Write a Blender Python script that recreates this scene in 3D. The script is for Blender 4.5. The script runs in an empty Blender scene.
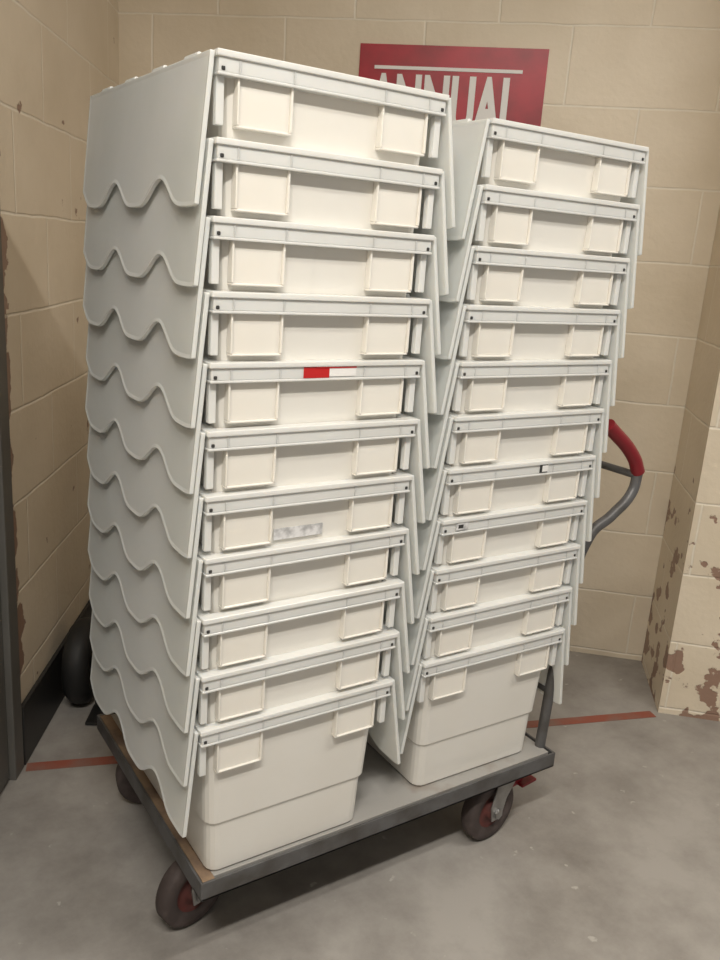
import bpy, bmesh, math, random
from mathutils import Vector, Matrix
random.seed(4)
Z0=.5364
S=bpy.context.scene
# ---------------------------------------------------------------- camera
C=Vector((-.5041,-1.167,.8011+Z0)); yaw,pit,roll,F=.5963,-.2649,.07035,835.9
fw=Vector((math.sin(yaw)*math.cos(pit),math.cos(yaw)*math.cos(pit),math.sin(pit)))
r=Vector((math.cos(yaw),-math.sin(yaw),0)); u=r.cross(fw)
r2=r*math.cos(roll)+u*math.sin(roll); u2=-r*math.sin(roll)+u*math.cos(roll)
cam=bpy.data.cameras.new('camera'); co=bpy.data.objects.new('camera',cam); S.collection.objects.link(co)
M=Matrix((r2,u2,-fw)).transposed().to_4x4(); M.translation=C; co.matrix_world=M
cam.sensor_fit='VERTICAL'; cam.sensor_height=36; cam.lens=F*36/960; cam.clip_start=.05
S.camera=co
# ---------------------------------------------------------------- material helpers
def mat(name,col,rough=.5,metal=0,col2=None,nscale=8,bump=0,trans=0,nlo=.4,nhi=.65,spec=.5,sss=0):
    m=bpy.data.materials.new(name); m.use_nodes=True; n=m.node_tree; N=n.nodes; L=n.links
    b=N['Principled BSDF']; b.inputs['Base Color'].default_value=(*col,1); b.inputs['Roughness'].default_value=rough
    b.inputs['Metallic'].default_value=metal; b.inputs['Specular IOR Level'].default_value=spec
    if sss:
        b.inputs['Subsurface Weight'].default_value=sss; b.inputs['Subsurface Radius'].default_value=(1,.9,.8); b.inputs['Subsurface Scale'].default_value=.012
    tc=N.new('ShaderNodeTexCoord')
    if col2:
        t=N.new('ShaderNodeTexNoise'); t.inputs['Scale'].default_value=nscale; t.inputs['Detail'].default_value=7
        L.new(tc.outputs['Object'],t.inputs['Vector'])
        cr=N.new('ShaderNodeValToRGB'); cr.color_ramp.elements[0].position=nlo; cr.color_ramp.elements[1].position=nhi
        cr.color_ramp.elements[0].color=(*col,1); cr.color_ramp.elements[1].color=(*col2,1)
        L.new(t.outputs['Fac'],cr.inputs[0]); L.new(cr.outputs[0],b.inputs['Base Color'])
    if bump:
        t2=N.new('ShaderNodeTexNoise'); t2.inputs['Scale'].default_value=nscale*4; t2.inputs['Detail'].default_value=5
        L.new(tc.outputs['Object'],t2.inputs['Vector'])
        bp=N.new('ShaderNodeBump'); bp.inputs['Strength'].default_value=bump; bp.inputs['Distance'].default_value=.01
        L.new(t2.outputs['Fac'],bp.inputs['Height']); L.new(bp.outputs[0],b.inputs['Normal'])
    if trans:
        tr=N.new('ShaderNodeBsdfTranslucent'); tr.inputs[0].default_value=(*[min(1,c*1.05) for c in col],1)
        mx=N.new('ShaderNodeMixShader'); mx.inputs[0].default_value=trans
        L.new(b.outputs[0],mx.inputs[1]); L.new(tr.outputs[0],mx.inputs[2]); L.new(mx.outputs[0],N['Material Output'].inputs['Surface'])
    return m
m_body=mat('plastic_body',(.89,.86,.80),.25,col2=(.84,.80,.73),nscale=3,bump=.03,sss=.3)
m_rim=mat('plastic_rim',(.90,.905,.885),.18,col2=(.84,.84,.815),nscale=5,trans=.15,bump=.02,sss=.5)
m_lid=mat('plastic_lid',(.93,.94,.92),.2,col2=(.85,.87,.845),nscale=4,trans=.2,bump=.05,sss=.5)
m_hole=mat('dark_hole',(.04,.04,.04),.8)
m_steel=mat('painted_steel',(.14,.14,.145),.45,.3,col2=(.085,.08,.075),nscale=14)
m_zinc=mat('zinc_steel',(.4,.4,.4),.35,.8,col2=(.25,.24,.23),nscale=20)
m_wood=mat('deck_board_worn',(.36,.35,.335),.6,col2=(.25,.20,.16),nscale=6,nlo=.6,nhi=.72)
m_edge=mat('deck_edge_wood',(.28,.19,.12),.7,col2=(.16,.11,.08),nscale=20)
m_tyre=mat('tyre_rubber',(.06,.045,.042),.7,col2=(.11,.085,.08),nscale=15)
m_hub=mat('hub_red_brown',(.13,.035,.03),.6,col2=(.07,.04,.035),nscale=20)
m_red=mat('red_plastic',(.24,.012,.02),.4)
m_black=mat('black_rubber',(.012,.012,.012),.6)
m_blacksteel=mat('black_steel',(.02,.02,.02),.45)
m_door=mat('grey_paint',(.13,.125,.115),.5,col2=(.10,.095,.085),nscale=4)
m_white=mat('white_ink',(.9,.89,.88),.5)
m_poster=mat('poster_red',(.47,.012,.032),.35,col2=(.30,.01,.022),nscale=7)
m_labelred=mat('label_red',(.55,.02,.02),.4)
m_label=mat('label_clear',(.78,.78,.79),.15,col2=(.42,.42,.43),nscale=60)

def wallmat(name,peel=False,grime=False):
    m=bpy.data.materials.new(name); m.use_nodes=True; n=m.node_tree; N=n.nodes; L=n.links; b=N['Principled BSDF']
    b.inputs['Roughness'].default_value=.45
    uv=N.new('ShaderNodeUVMap')
    br=N.new('ShaderNodeTexBrick'); br.offset=.5
    br.inputs['Scale'].default_value=1; br.inputs['Mortar Size'].default_value=.005; br.inputs['Mortar Smooth'].default_value=.8
    br.inputs['Brick Width'].default_value=.45; br.inputs['Row Height'].default_value=.225; br.inputs['Bias'].default_value=0
    br.inputs['Color1'].default_value=(.84,.74,.595,1); br.inputs['Color2'].default_value=(.82,.72,.575,1); br.inputs['Mortar'].default_value=(.93,.86,.74,1)
    ns=N.new('ShaderNodeTexNoise'); ns.inputs['Scale'].default_value=6; ns.inputs['Detail'].default_value=3
    wm=N.new('ShaderNodeVectorMath'); wm.operation='MULTIPLY_ADD'; wm.inputs[1].default_value=(.010,.010,.010)
    L.new(uv.outputs[0],ns.inputs['Vector']); L.new(ns.outputs['Color'],wm.inputs[0]); L.new(uv.outputs[0],wm.inputs[2]); L.new(wm.outputs[0],br.inputs['Vector'])
    n2=N.new('ShaderNodeTexNoise'); n2.inputs['Scale'].default_value=3; n2.inputs['Detail'].default_value=8; L.new(uv.outputs[0],n2.inputs['Vector'])
    cr=N.new('ShaderNodeValToRGB'); cr.color_ramp.elements[0].position=.3; cr.color_ramp.elements[0].color=(.86,.84,.80,1); cr.color_ramp.elements[1].position=.7; cr.color_ramp.elements[1].color=(1,1,1,1)
    L.new(n2.outputs['Fac'],cr.inputs[0])
    mu=N.new('ShaderNodeMix'); mu.data_type='RGBA'; mu.blend_type='MULTIPLY'; mu.inputs[0].default_value=1
    L.new(br.outputs['Color'],mu.inputs[6]); L.new(cr.outputs[0],mu.inputs[7])
    col=mu.outputs[2]
    sp=N.new('ShaderNodeTexNoise'); sp.inputs['Scale'].default_value=10 if peel else 9; sp.inputs['Detail'].default_value=8; L.new(uv.outputs[0],sp.inputs['Vector'])
    if peel:
        sx=N.new('ShaderNodeSeparateXYZ'); L.new(uv.outputs[0],sx.inputs[0])
        mr=N.new('ShaderNodeMapRange'); mr.inputs[1].default_value=1.1; mr.inputs[2].default_value=.1; mr.inputs[3].default_value=-.12; mr.inputs[4].default_value=.07; L.new(sx.outputs[1],mr.inputs[0])
        ad=N.new('ShaderNodeMath'); ad.operation='ADD'; L.new(mr.outputs[0],ad.inputs[0]); L.new(sp.outputs['Fac'],ad.inputs[1]); src=ad.outputs[0]; lo=.595
    elif grime:
        sx=N.new('ShaderNodeSeparateXYZ'); L.new(uv.outputs[0],sx.inputs[0])
        mr=N.new('ShaderNodeMapRange'); mr.inputs[1].default_value=.18; mr.inputs[2].default_value=.10; mr.inputs[3].default_value=0; mr.inputs[4].default_value=.30; L.new(sx.outputs[0],mr.inputs[0])
        ad=N.new('ShaderNodeMath'); ad.operation='ADD'; L.new(mr.outputs[0],ad.inputs[0]); L.new(sp.outputs['Fac'],ad.inputs[1]); src=ad.outputs[0]; lo=.68
    else: src=sp.outputs['Fac']; lo=.73
    c2=N.new('ShaderNodeValToRGB')
    c2.color_ramp.elements[0].position=lo; c2.color_ramp.elements[0].color=(0,0,0,1); c2.color_ramp.elements[1].position=lo+.015; c2.color_ramp.elements[1].color=(1,1,1,1)
    L.new(src,c2.inputs[0]); fac=c2.outputs[0]
    m2=N.new('ShaderNodeMix'); m2.data_type='RGBA'; L.new(fac,m2.inputs[0]); L.new(col,m2.inputs[6]); m2.inputs[7].default_value=(.33,.21,.155,1) if peel or grime else (.5,.4,.3,1)
    L.new(m2.outputs[2],b.inputs['Base Color'])
    hb=N.new('ShaderNodeMath'); hb.operation='SUBTRACT'
    n3=N.new('ShaderNodeTexNoise'); n3.inputs['Scale'].default_value=45; n3.inputs['Detail'].default_value=6; L.new(uv.outputs[0],n3.inputs['Vector'])
    sc=N.new('ShaderNodeMath'); sc.operation='MULTIPLY'; sc.inputs[1].default_value=.8; L.new(n3.outputs['Fac'],sc.inputs[0])
    L.new(sc.outputs[0],hb.inputs[0]); L.new(br.outputs['Fac'],hb.inputs[1])
    h2=N.new('ShaderNodeMath'); h2.operation='SUBTRACT'; L.new(hb.outputs[0],h2.inputs[0]); L.new(fac,h2.inputs[1])
    bp=N.new('ShaderNodeBump'); bp.inputs['Strength'].default_value=.5; bp.inputs['Distance'].default_value=.004
    L.new(h2.outputs[0],bp.inputs['Height']); L.new(bp.outputs[0],b.inputs['Normal'])
    return m
m_wall=wallmat('painted_block'); m_peel=wallmat('painted_block_peeling',True); m_grime=wallmat('painted_block_worn_edge',False,True)

def floormat():
    m=bpy.data.materials.new('painted_concrete'); m.use_nodes=True; n=m.node_tree; N=n.nodes; L=n.links; b=N['Principled BSDF']
    tc=N.new('ShaderNodeTexCoord')
    a=N.new('ShaderNodeTexNoise'); a.inputs['Scale'].default_value=2.6; a.inputs['Detail'].default_value=10; a.inputs['Roughness'].default_value=.68; L.new(tc.outputs['Object'],a.inputs['Vector'])
    cr=N.new('ShaderNodeValToRGB'); cr.color_ramp.elements[0].position=.34; cr.color_ramp.elements[0].color=(.23,.212,.195,1); cr.color_ramp.elements[1].position=.62; cr.color_ramp.elements[1].color=(.40,.378,.355,1)
    L.new(a.outputs['Fac'],cr.inputs[0])
    s=N.new('ShaderNodeTexNoise'); s.inputs['Scale'].default_value=26; s.inputs['Detail'].default_value=4; L.new(tc.outputs['Object'],s.inputs['Vector'])
    c2=N.new('ShaderNodeValToRGB'); c2.color_ramp.elements[0].position=.69; c2.color_ramp.elements[0].color=(0,0,0,1); c2.color_ramp.elements[1].position=.73; c2.color_ramp.elements[1].color=(1,1,1,1); L.new(s.outputs['Fac'],c2.inputs[0])
    mx=N.new('ShaderNodeMix'); mx.data_type='RGBA'; L.new(c2.outputs[0],mx.inputs[0]); L.new(cr.outputs[0],mx.inputs[6]); mx.inputs[7].default_value=(.47,.45,.42,1)
    L.new(mx.outputs[2],b.inputs['Base Color'])
    r_=N.new('ShaderNodeMapRange'); r_.inputs[3].default_value=.22; r_.inputs[4].default_value=.55; L.new(a.outputs['Fac'],r_.inputs[0]); L.new(r_.outputs[0],b.inputs['Roughness'])
    bp=N.new('ShaderNodeBump'); bp.inputs['Strength'].default_value=.15; bp.inputs['Distance'].default_value=.004; L.new(s.outputs['Fac'],bp.inputs['Height']); L.new(bp.outputs[0],b.inputs['Normal'])
    return m
m_floor=floormat()
m_line=mat('red_line_paint',(.30,.09,.06),.55,col2=(.25,.15,.12),nscale=12,nlo=.45,nhi=.7)
m_ceil=mat('ceiling_paint',(.7,.66,.58),.8)
# ---------------------------------------------------------------- mesh helpers
def obj(name,bm,mats,parent=None,bev=0,smooth=False):
    bmesh.ops.recalc_face_normals(bm,faces=bm.faces)
    me=bpy.data.meshes.new(name); bm.to_mesh(me); bm.free()
    for m in mats: me.materials.append(m)
    o=bpy.data.objects.new(name,me); S.collection.objects.link(o)
    if parent: o.parent=parent
    if bev: addbev(o,bev)
    return o
def addbev(o,w,seg=2):
    b=o.modifiers.new('bevel','BEVEL'); b.width=w; b.segments=seg; b.limit_method='ANGLE'; b.angle_limit=math.radians(40)
def box(bm,a,b,mi=0):
    x0,y0,z0=a;x1,y1,z1=b
    v=[bm.verts.new(p) for p in [(x0,y0,z0),(x1,y0,z0),(x1,y1,z0),(x0,y1,z0),(x0,y0,z1),(x1,y0,z1),(x1,y1,z1),(x0,y1,z1)]]
    for f in [(0,3,2,1),(4,5,6,7),(0,1,5,4),(1,2,6,5),(2,3,7,6),(3,0,4,7)]:
        bm.faces.new([v[i] for i in f]).material_index=mi
    return v
def cyl(bm,c,rad,h,axis='Y',seg=24,mi=0,r2_=None):
    rot={'Z':Matrix(),'Y':Matrix.Rotation(math.pi/2,4,'X'),'X':Matrix.Rotation(math.pi/2,4,'Y')}[axis]
    g=bmesh.ops.create_cone(bm,cap_ends=True,segments=seg,radius1=rad,radius2=rad if r2_ is None else r2_,depth=h,matrix=Matrix.Translation(c)@rot)
    fs={f for v in g['verts'] for f in v.link_faces}
    for f in fs: f.material_index=mi
def lathe(bm,prof,c,axis='Y',seg=40,mi=0):
    rings=[]
    for rr,h in prof:
        ring=[]
        for i in range(seg):
            a=2*math.pi*i/seg; p={'Y':(rr*math.cos(a),h,rr*math.sin(a)),'X':(h,rr*math.cos(a),rr*math.sin(a))}[axis]
            ring.append(bm.verts.new(Vector(c)+Vector(p)))
        rings.append(ring)
    for k in range(len(rings)-1):
        for i in range(seg):
            f=bm.faces.new([rings[k][i],rings[k][(i+1)%seg],rings[k+1][(i+1)%seg],rings[k+1][i]]); f.material_index=mi; f.smooth=True
def tube(name,pts,rad,m,parent=None,res=6):
    cu=bpy.data.curves.new(name,'CURVE'); cu.dimensions='3D'; cu.bevel_depth=rad; cu.bevel_resolution=res; cu.use_fill_caps=True
    s=cu.splines.new('BEZIER'); s.bezier_points.add(len(pts)-1)
    for bp_,p in zip(s.bezier_points,pts):
        bp_.co=p; bp_.handle_left_type=bp_.handle_right_type='AUTO'
    cu.resolution_u=12
    o=bpy.data.objects.new(name,cu); S.collection.objects.link(o)
    bpy.context.view_layer.update()
    me=bpy.data.meshes.new_from_object(o.evaluated_get(bpy.context.evaluated_depsgraph_get())); me.name=name
    bpy.data.objects.remove(o)
    for p in me.polygons: p.use_smooth=True
    o=bpy.data.objects.new(name,me); S.collection.objects.link(o)
    me.materials.clear(); me.materials.append(m)
    if parent: o.parent=parent
    return o
def frame2d(o,p0,d,z=0):
    nn=Vector((-d.y,d.x)); o.matrix_world=Matrix(((d.x,nn.x,0,p0.x),(d.y,nn.y,0,p0.y),(0,0,1,z),(0,0,0,1)))
# ---------------------------------------------------------------- room
def wall(name,p0,p1,z0,z1,m,thick=.1,uoff=0,voff=0):
    p0=Vector(p0);p1=Vector(p1);d=(p1-p0);Ln=d.length;d.normalize()
    bm=bmesh.new(); uvl=bm.loops.layers.uv.new('UVMap')
    box(bm,(0,0,z0),(Ln,thick,z1)); bm.normal_update()
    for f in bm.faces:
        for l in f.loops:
            c=l.vert.co
            l[uvl].uv=((c.y if abs(f.normal.x)>.5 else c.x)+uoff,c.z+voff)
    o=obj(name,bm,[m]); frame2d(o,p0,d); return o
K=Vector((.46,1.86)); db=Vector((.729,-.684)); nb=Vector((.684,.729))
Bp=Vector((1.90,.507)); Bc=Bp-nb*.36
Ld=Vector((-.13,.85)); dl=(Ld-K).normalized(); Lw=(Ld-K).length
CH=2.9
wall('wall_back',K,Bp+db*.9,0,CH,m_wall,uoff=.1,voff=-.025)
wall('wall_left',Ld,K,0,CH,m_grime,uoff=.1,voff=-.025)
wall('wall_right',Bc,Bc+db*.9,0,CH,m_peel,thick=.358,uoff=.2,voff=-.025)
bm=bmesh.new(); box(bm,(-3.2,-3.2,-.05),(3.2,2.6,0)); obj('floor',bm,[m_floor])
bm=bmesh.new(); box(bm,(-3.2,-3.2,CH),(3.2,2.6,CH+.05)); obj('ceiling',bm,[m_ceil])
bm=bmesh.new(); box(bm,(.0,-.012,.001),(Lw-.005,-.001,.17)); bb=obj('baseboard_left',bm,[m_blacksteel],None,.002); frame2d(bb,Ld,-dl)
def strip(name,p0,p1,w,m,z=.0015):
    p0=Vector(p0);p1=Vector(p1);d=(p1-p0).normalized();nn=Vector((-d.y,d.x))*w/2
    bm=bmesh.new(); vs=[bm.verts.new((*(p),zz)) for zz in (0.0003,z) for p in (p0-nn,p1-nn,p1+nn,p0+nn)]
    for f in [(0,3,2,1),(4,5,6,7),(0,1,5,4),(1,2,6,5),(2,3,7,6),(3,0,4,7)]: bm.faces.new([vs[i] for i in f])
    return obj(name,bm,[m])
strip('floor_line_marking',(-.12,.835),(1.63,.245),.035,m_line)
P1=Ld+dl*.004
fr=bpy.data.objects.new('door_frame',None); S.collection.objects.link(fr)
bm=bmesh.new(); box(bm,(0,-.12,0),(.06,.010,2.15)); box(bm,(.06,-.12,0),(.075,-.05,2.15)); box(bm,(0,-.12,2.15),(1.1,.010,2.21)); box(bm,(1.04,-.12,0),(1.1,.010,2.15)); o=obj('frame',bm,[m_door],fr,.003)
frame2d(o,P1,dl)
bm=bmesh.new(); box(bm,(.065,-.045,.01),(1.035,-.005,2.14)); cyl(bm,(.95,.02,1.0),.012,.05,'Y',mi=1); box(bm,(.84,.035,.985),(.96,.05,1.01),1)
o=obj('door_1',bm,[m_door,m_zinc],None,.002); frame2d(o,P1,dl)
wall('wall_left.001',Ld+dl*2.2,Ld+dl*1.108,0,CH,m_wall)
wall('wall_left.002',Ld+dl*1.106,Ld+dl*.002,2.215,CH,m_wall,uoff=.1,voff=-.025)
# ---------------------------------------------------------------- poster
bm=bmesh.new(); box(bm,(0,-.004,-.42),(.588,-.001,0)); po=obj('wall_poster',bm,[m_poster],None)
frame2d(po,K+db*.818,db,1.976)
bm=bmesh.new(); box(bm,(.050,-.006,-.072),(.515,-.0045,-.062)); obj('poster_rule',bm,[m_white],po)
tx=bpy.data.curves.new('poster_text','FONT'); tx.body='ANNUAL'; tx.size=.2; tx.extrude=.0008; tx.offset=.0085; tx.space_character=1.04
to=bpy.data.objects.new('t',tx); S.collection.objects.link(to); bpy.context.view_layer.update()
me=bpy.data.meshes.new_from_object(to.evaluated_get(bpy.context.evaluated_depsgraph_get())); bpy.data.objects.remove(to)
w=max(v.co.x for v in me.vertices)-min(v.co.x for v in me.vertices); mn=min(v.co.x for v in me.vertices)
for v in me.vertices: v.co=Vector(((v.co.x-mn)*.475/w,v.co.y*.17/.146,v.co.z))
me.materials.clear(); me.materials.append(m_white)
to=bpy.data.objects.new('poster_text',me); S.collection.objects.link(to); to.parent=po
to.matrix_local=Matrix.Translation((.038,-.0065,-.254))@Matrix.Rotation(math.pi/2,4,'X')
# ---------------------------------------------------------------- crate
W,D,H=.40,.585,.327
def lidprof():
    pts=[]; n=90; y0,y1=.006,.576
    for i in range(n+1):
        y=y0+(y1-y0)*i/n
        c=math.cos(2*math.pi*(y-.045)/.225); c=((1+c)/2); c=math.sin(c*math.pi/2)
        pts.append((y,.164+.041*c))
    return pts
def add_lid(bm,side,ang):
    pr=lidprof(); out=[(y,d) for y,d in pr]+[(pr[-1][0],0),(pr[0][0],0)]
    hx=-.001 if side<0 else W+.001; hz=-.003
    def P(y,d,t):
        ca,sa=math.cos(ang),math.sin(ang)
        return (hx+side*(d*sa+t*ca),y,hz-d*ca+t*sa)
    T=.0075
    a=[bm.verts.new(P(y,d,0)) for y,d in out]; b=[bm.verts.new(P(y,d,T)) for y,d in out]
    fa=bm.faces.new(a); fb=bm.faces.new(b); fs=[fa,fb]
    n=len(out)
    for i in range(n): fs.append(bm.faces.new([a[i],a[(i+1)%n],b[(i+1)%n],b[i]]))
    for f in fs: f.material_index=2
    bm.normal_update()
    bmesh.ops.recalc_face_normals(bm,faces=fs)
    res=bmesh.ops.inset_region(bm,faces=[fb],thickness=.007,depth=-.0015,use_even_offset=True)
    for f in res['faces']: f.material_index=2
def make_crate(aL,aR):
    bm=bmesh.new()
    def ring(o,wd,z0,z1,mi):
        box(bm,(o,o,z0),(W-o,o+wd,z1),mi); box(bm,(o,D-o-wd,z0),(W-o,D-o,z1),mi)
        box(bm,(o,o+wd,z0),(o+wd,D-o-wd,z1),mi); box(bm,(W-o-wd,o+wd,z0),(W-o,D-o-wd,z1),mi)
    ring(0,.022,-.009,0,1); ring(.0035,.016,-.028,-.0088,1); ring(.0018,.017,-.032,-.0278,1)
    lv=[(-.005,.018),(-.215,.0275),(-.222,.032),(-H+.004,.0355),(-H,.038)]
    rc=.022
    def loop(z,ins,rad):
        vs=[]
        for (cx,cy,a0) in [(W-ins-rad,ins+rad,-90),(W-ins-rad,D-ins-rad,0),(ins+rad,D-ins-rad,90),(ins+rad,ins+rad,180)]:
            for k in range(5):
                a=math.radians(a0+k*22.5); vs.append(bm.verts.new((cx+rad*math.cos(a),cy+rad*math.sin(a),z)))
        return vs
    ls=[loop(z,i,rc) for z,i in lv]; inn=[loop(z+(.003 if j==4 else 0),i+.003,rc-.003) for j,(z,i) in enumerate(lv)]
    for A in (ls,inn):
        for j in range(4):
            for i in range(20): bm.faces.new([A[j][i],A[j][(i+1)%20],A[j+1][(i+1)%20],A[j+1][i]])
        bm.faces.new(A[-1])
    for i in range(20): bm.faces.new([ls[0][i],ls[0][(i+1)%20],inn[0][(i+1)%20],inn[0][i]])
    for e in (0,1):
        def bx(x0,x1,y0,y1,z0,z1,mi=1):
            if e: y0,y1=D-y1,D-y0
            box(bm,(x0,y0,z0),(x1,y1,z1),mi)
        for (a,b) in [(.034,.122),(.278,.366)]:
            bx(a,a+.0035,.0065,.024,-.0925,-.030,0); bx(b-.0035,b,.0065,.024,-.0925,-.030,0)
            bx(a,b,.008,.024,-.0960,-.0925,0)
            bx(a+.003,b-.003,.0120,.024,-.0935,-.030,0)
            for rx in (a,b-.003): bx(rx,rx+.003,.0022,.006,-.028,-.009,1)
        for hx in (.010,W-.010):
            bx(hx-.0028,hx+.0028,.0020,.006,-.026,-.0205,3)
            bx(hx-.006,hx+.006,.012,.024,-.095,-.030,1)
    for k in range(4):
        y=.09+k*.135
        for x in (.001,W-.001): cyl(bm,(x,y,.000),.0045,.05,'Y',12,2)
    add_lid(bm,-1,aL); add_lid(bm,1,aR)
    bmesh.ops.recalc_face_normals(bm,faces=bm.faces)
    me=bpy.data.meshes.new('storage_crate'); bm.to_mesh(me); bm.free()
    for m in (m_body,m_rim,m_lid,m_hole): me.materials.append(m)
    return me
meshes={'L':make_crate(.098,.17),'R':make_crate(.15,.125)}
crates={}
for st in 'LR':
    for k in range(11):
        o=bpy.data.objects.new('storage_crate' if not crates else 'storage_crate.%03d'%len(crates),meshes[st]); S.collection.objects.link(o)
        j=(random.uniform(-.0015,.0015),random.uniform(-.002,.002),random.uniform(-.005,.005)) if k else (0,0,0)
        if st=='L':
            z=.1047*k+(.007 if k==10 else 0); x=-.0035*z; y=-.0163*z; a=0
        else:
            z=.1034*k+(.004 if k==10 else 0); x=.4987+.013*z; y=.0268-.024*z; a=-.0155
        o.location=(x+j[0],y+j[1],z+Z0); o.rotation_euler=(0,0,a+j[2]); addbev(o,.0018,3); crates[st,k]=o
def label(cr,name,x0,x1,z0,z1,m,y=-.0012):
    bm=bmesh.new(); box(bm,(x0,y-.0004,z0),(x1,y+.0004,z1)); return obj(name,bm,[m],cr)
label(crates['L',6],'label_red',.162,.210,-.027,-.009,m_labelred,.0028); label(crates['L',6],'label_white',.210,.262,-.025,-.010,m_white,.0028); label(crates['L',6],'label_red_edge',.185,.262,-.0115,-.0095,m_labelred,.0020)
label(crates['L',4],'label_sticker',.13,.225,-.094,-.074,m_label,y=.0175)
label(crates['R',4],'label_mark',.240,.262,-.026,-.009,m_hole,.0028); label(crates['R',4],'label_mark_centre',.246,.262,-.024,-.011,m_white,y=.0018)
label(crates['R',3],'label_mark',.035,.065,-.024,-.010,m_label,.0015); label(crates['R',3],'label_mark_dark',.040,.052,-.020,-.013,m_hole,.0008)
# ---------------------------------------------------------------- trolley
tr=bpy.data.objects.new('platform_trolley',None); S.collection.objects.link(tr)
X0,X1,Y0,Y1,ZD=.014,.925,.018,.665,.2085
bm=bmesh.new(); box(bm,(X0+.03,Y0+.012,ZD-.018),(X1-.012,Y1-.012,ZD-.001)); box(bm,(X0+.006,Y0+.006,ZD-.018),(X0+.03,Y1-.006,ZD-.0008),1); obj('deck_board',bm,[m_wood,m_edge],tr,.001)
bm=bmesh.new()
zt,zb=ZD,ZD-.038
box(bm,(X0,Y0,zb),(X1,Y0+.005,zt)); box(bm,(X0,Y1-.005,zb),(X1,Y1,zt)); box(bm,(X0,Y0+.005,zb),(X0+.005,Y1-.005,zt)); box(bm,(X1-.005,Y0+.005,zb),(X1,Y1-.005,zt))
box(bm,(X0,Y0,zb),(X1,Y0+.04,zb+.005)); box(bm,(X0,Y1-.04,zb),(X1,Y1,zb+.005))
for x in (.06,.3,.55,.8): box(bm,(x,Y0+.005,zb+.0),(x+.04,Y1-.005,ZD-.018))
obj('deck_frame',bm,[m_steel],tr,.001)
def caster(name,x,y,ang,brake=False):
    e=bpy.data.objects.new(name,None); S.collection.objects.link(e); e.parent=tr; e.location=(x,y,0); e.rotation_euler=(0,0,ang)
    R=.078; off=.03
    bm=bmesh.new()
    lathe(bm,[(.045,-.014),(.05,-.019),(R-.006,-.019),(R,-.013),(R,.013),(R-.006,.019),(.05,.019),(.045,.014)],(off,0,R),'Y',mi=0)
    for s in(-1,1): lathe(bm,[(.012,s*.024),(.018,s*.024),(.02,s*.012),(.046,s*.009),(.047,s*.016),(.05,s*.018)],(off,0,R),'Y',mi=1)
    cyl(bm,(off,0,R),.008,.066,'Y',16,2)
    for s in(-1,1): cyl(bm,(off,s*.034,R),.013,.006,'Y',6,2)
    obj('wheel',bm,[m_tyre,m_hub,m_zinc],e)
    bm=bmesh.new()
    for s in(-1,1):
        y0=s*.0265
        pts=[(off-.016,R-.018),(off+.016,R-.018),(off+.022,R+.02),(.034,.158),(-.036,.158),(off-.03,R+.03)]
        a=[bm.verts.new((px,y0,pz)) for px,pz in pts]; b=[bm.verts.new((px,y0+s*.004,pz)) for px,pz in pts]
        bm.faces.new(a); bm.faces.new(b)
        for i in range(6): bm.faces.new([a[i],a[(i+1)%6],b[(i+1)%6],b[i]])
    box(bm,(-.037,-.031,.1565),(.035,.031,.1605)); cyl(bm,(0,0,.1635),.03,.006,'Z',24); box(bm,(-.05,-.045,.166),(.05,.045,.170))
    obj('fork',bm,[m_zinc],e,.001)
    if brake:
        bm=bmesh.new(); box(bm,(-.125,-.022,.10),(-.07,.022,.108)); box(bm,(-.09,-.006,.10),(-.03,.006,.15)); obj('brake_pedal',bm,[m_red],e,.003)
caster('caster_1',.085,.168,.25+math.pi); caster('caster_2',.800,.072,.12+math.pi,True); caster('caster_3',.08,.57,-.2); caster('caster_4',.80,.57,0)
HP=[(.984,.742),(1.051,.783),(1.111,.834),(1.121,.882),(1.098,.918),(.990,1.003)]
for nm,y in (('handle_side_1',.06),('handle_side_2',.615)):
    tube(nm,[(X1-.013,y,ZD-.03),(X1+.01,y,.5)]+[(a,y,b) for a,b in HP[:4]],.0125,m_steel,tr)
    tube(nm+'_grip',[(a,y,b) for a,b in HP[3:]],.016,m_red,tr)
tube('handle_crossbar',[(1.115,.06,.875),(1.115,.615,.875)],.009,m_steel,tr)
tube('handle_lower_bar',[(X1+.002,.06,.35),(X1+.002,.615,.35)],.009,m_steel,tr)
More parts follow.
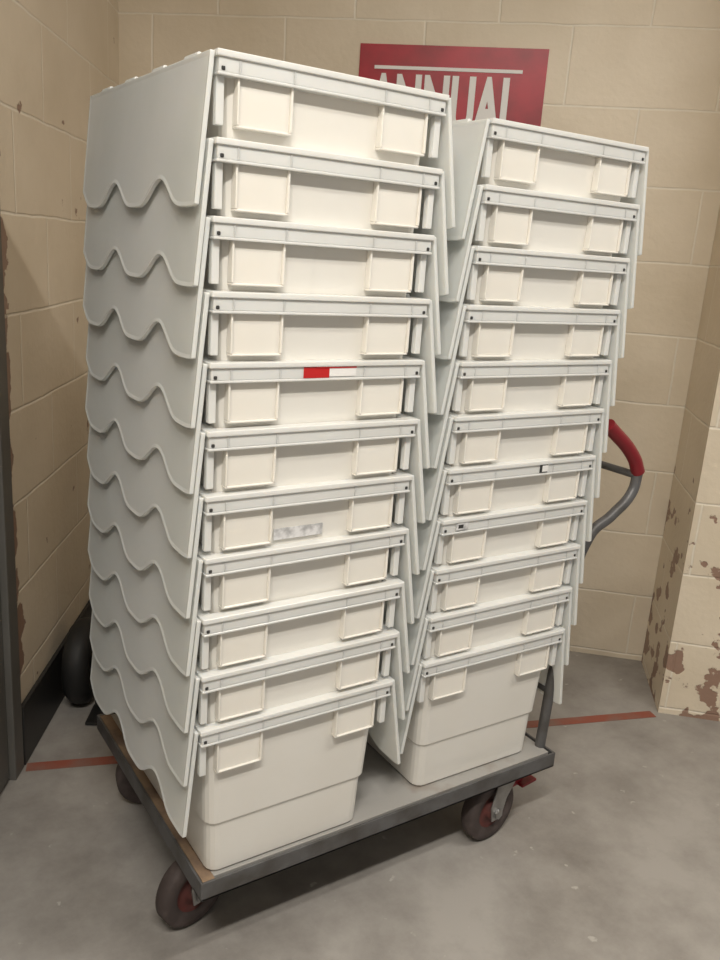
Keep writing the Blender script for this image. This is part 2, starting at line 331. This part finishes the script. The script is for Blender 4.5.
# ---------------------------------------------------------------- sack truck in the corner
st=bpy.data.objects.new('sack_truck',None); S.collection.objects.link(st)
st.location=(.105,1.11,0); st.rotation_euler=(0,0,math.atan2(dl.y,dl.x))
bm=bmesh.new()
for y in (.0,.27):
    R=.125
    lathe(bm,[(.07,y-.03),(.085,y-.036),(R-.02,y-.036),(R-.004,y-.022),(R,y-.008),(R,y+.008),(R-.004,y+.022),(R-.02,y+.036),(.085,y+.036),(.07,y+.03)],(0,0,R),'Y',mi=0)
    for s in(-1,1): lathe(bm,[(.012,y+s*.03),(.02,y+s*.03),(.03,y+s*.012),(.07,y+s*.014),(.074,y+s*.03)],(0,0,R),'Y',mi=1)
cyl(bm,(0,.135,.125),.01,.36,'Y',16,1)
obj('wheels',bm,[m_black,m_blacksteel],st)
for i,y in enumerate((.06,.21)):
    tube('rail_%d'%i,[(.07,y,.02),(-.02,y,.22),(-.22,y,.75)],.013,m_blacksteel,st)
tube('rail_cross',[(-.22,.06,.75),(-.24,.135,.80),(-.22,.21,.75)],.013,m_blacksteel,st)
bm=bmesh.new(); box(bm,(.05,.04,.003),(.15,.23,.011)); obj('toe_plate',bm,[m_blacksteel],st,.001)
# ---------------------------------------------------------------- lights
def fixture(name,x,y,e,L_=1.2):
    fx=bpy.data.objects.new(name,None); S.collection.objects.link(fx); fx.location=(x,y,CH)
    bm=bmesh.new(); box(bm,(-L_/2,-.06,-.06),(L_/2,.06,-.001)); obj('housing',bm,[m_white],fx,.004)
    l=bpy.data.lights.new('light_tube','AREA'); l.shape='RECTANGLE'; l.size=L_; l.size_y=.12; l.energy=e; l.color=(1,.95,.865)
    o=bpy.data.objects.new('light_tube',l); S.collection.objects.link(o); o.location=(0,0,-.07); o.parent=fx
fixture('ceiling_light',-.75,-1.35,66); fixture('fill_light_right',1.2,-1.05,24)  # second fixture is an added fill lamp, put in to brighten the left wall
w=bpy.data.worlds.new('world'); S.world=w; w.use_nodes=True; w.node_tree.nodes['Background'].inputs[0].default_value=(1,.96,.90,1); w.node_tree.nodes['Background'].inputs[1].default_value=.26
S.view_settings.view_transform='Standard'
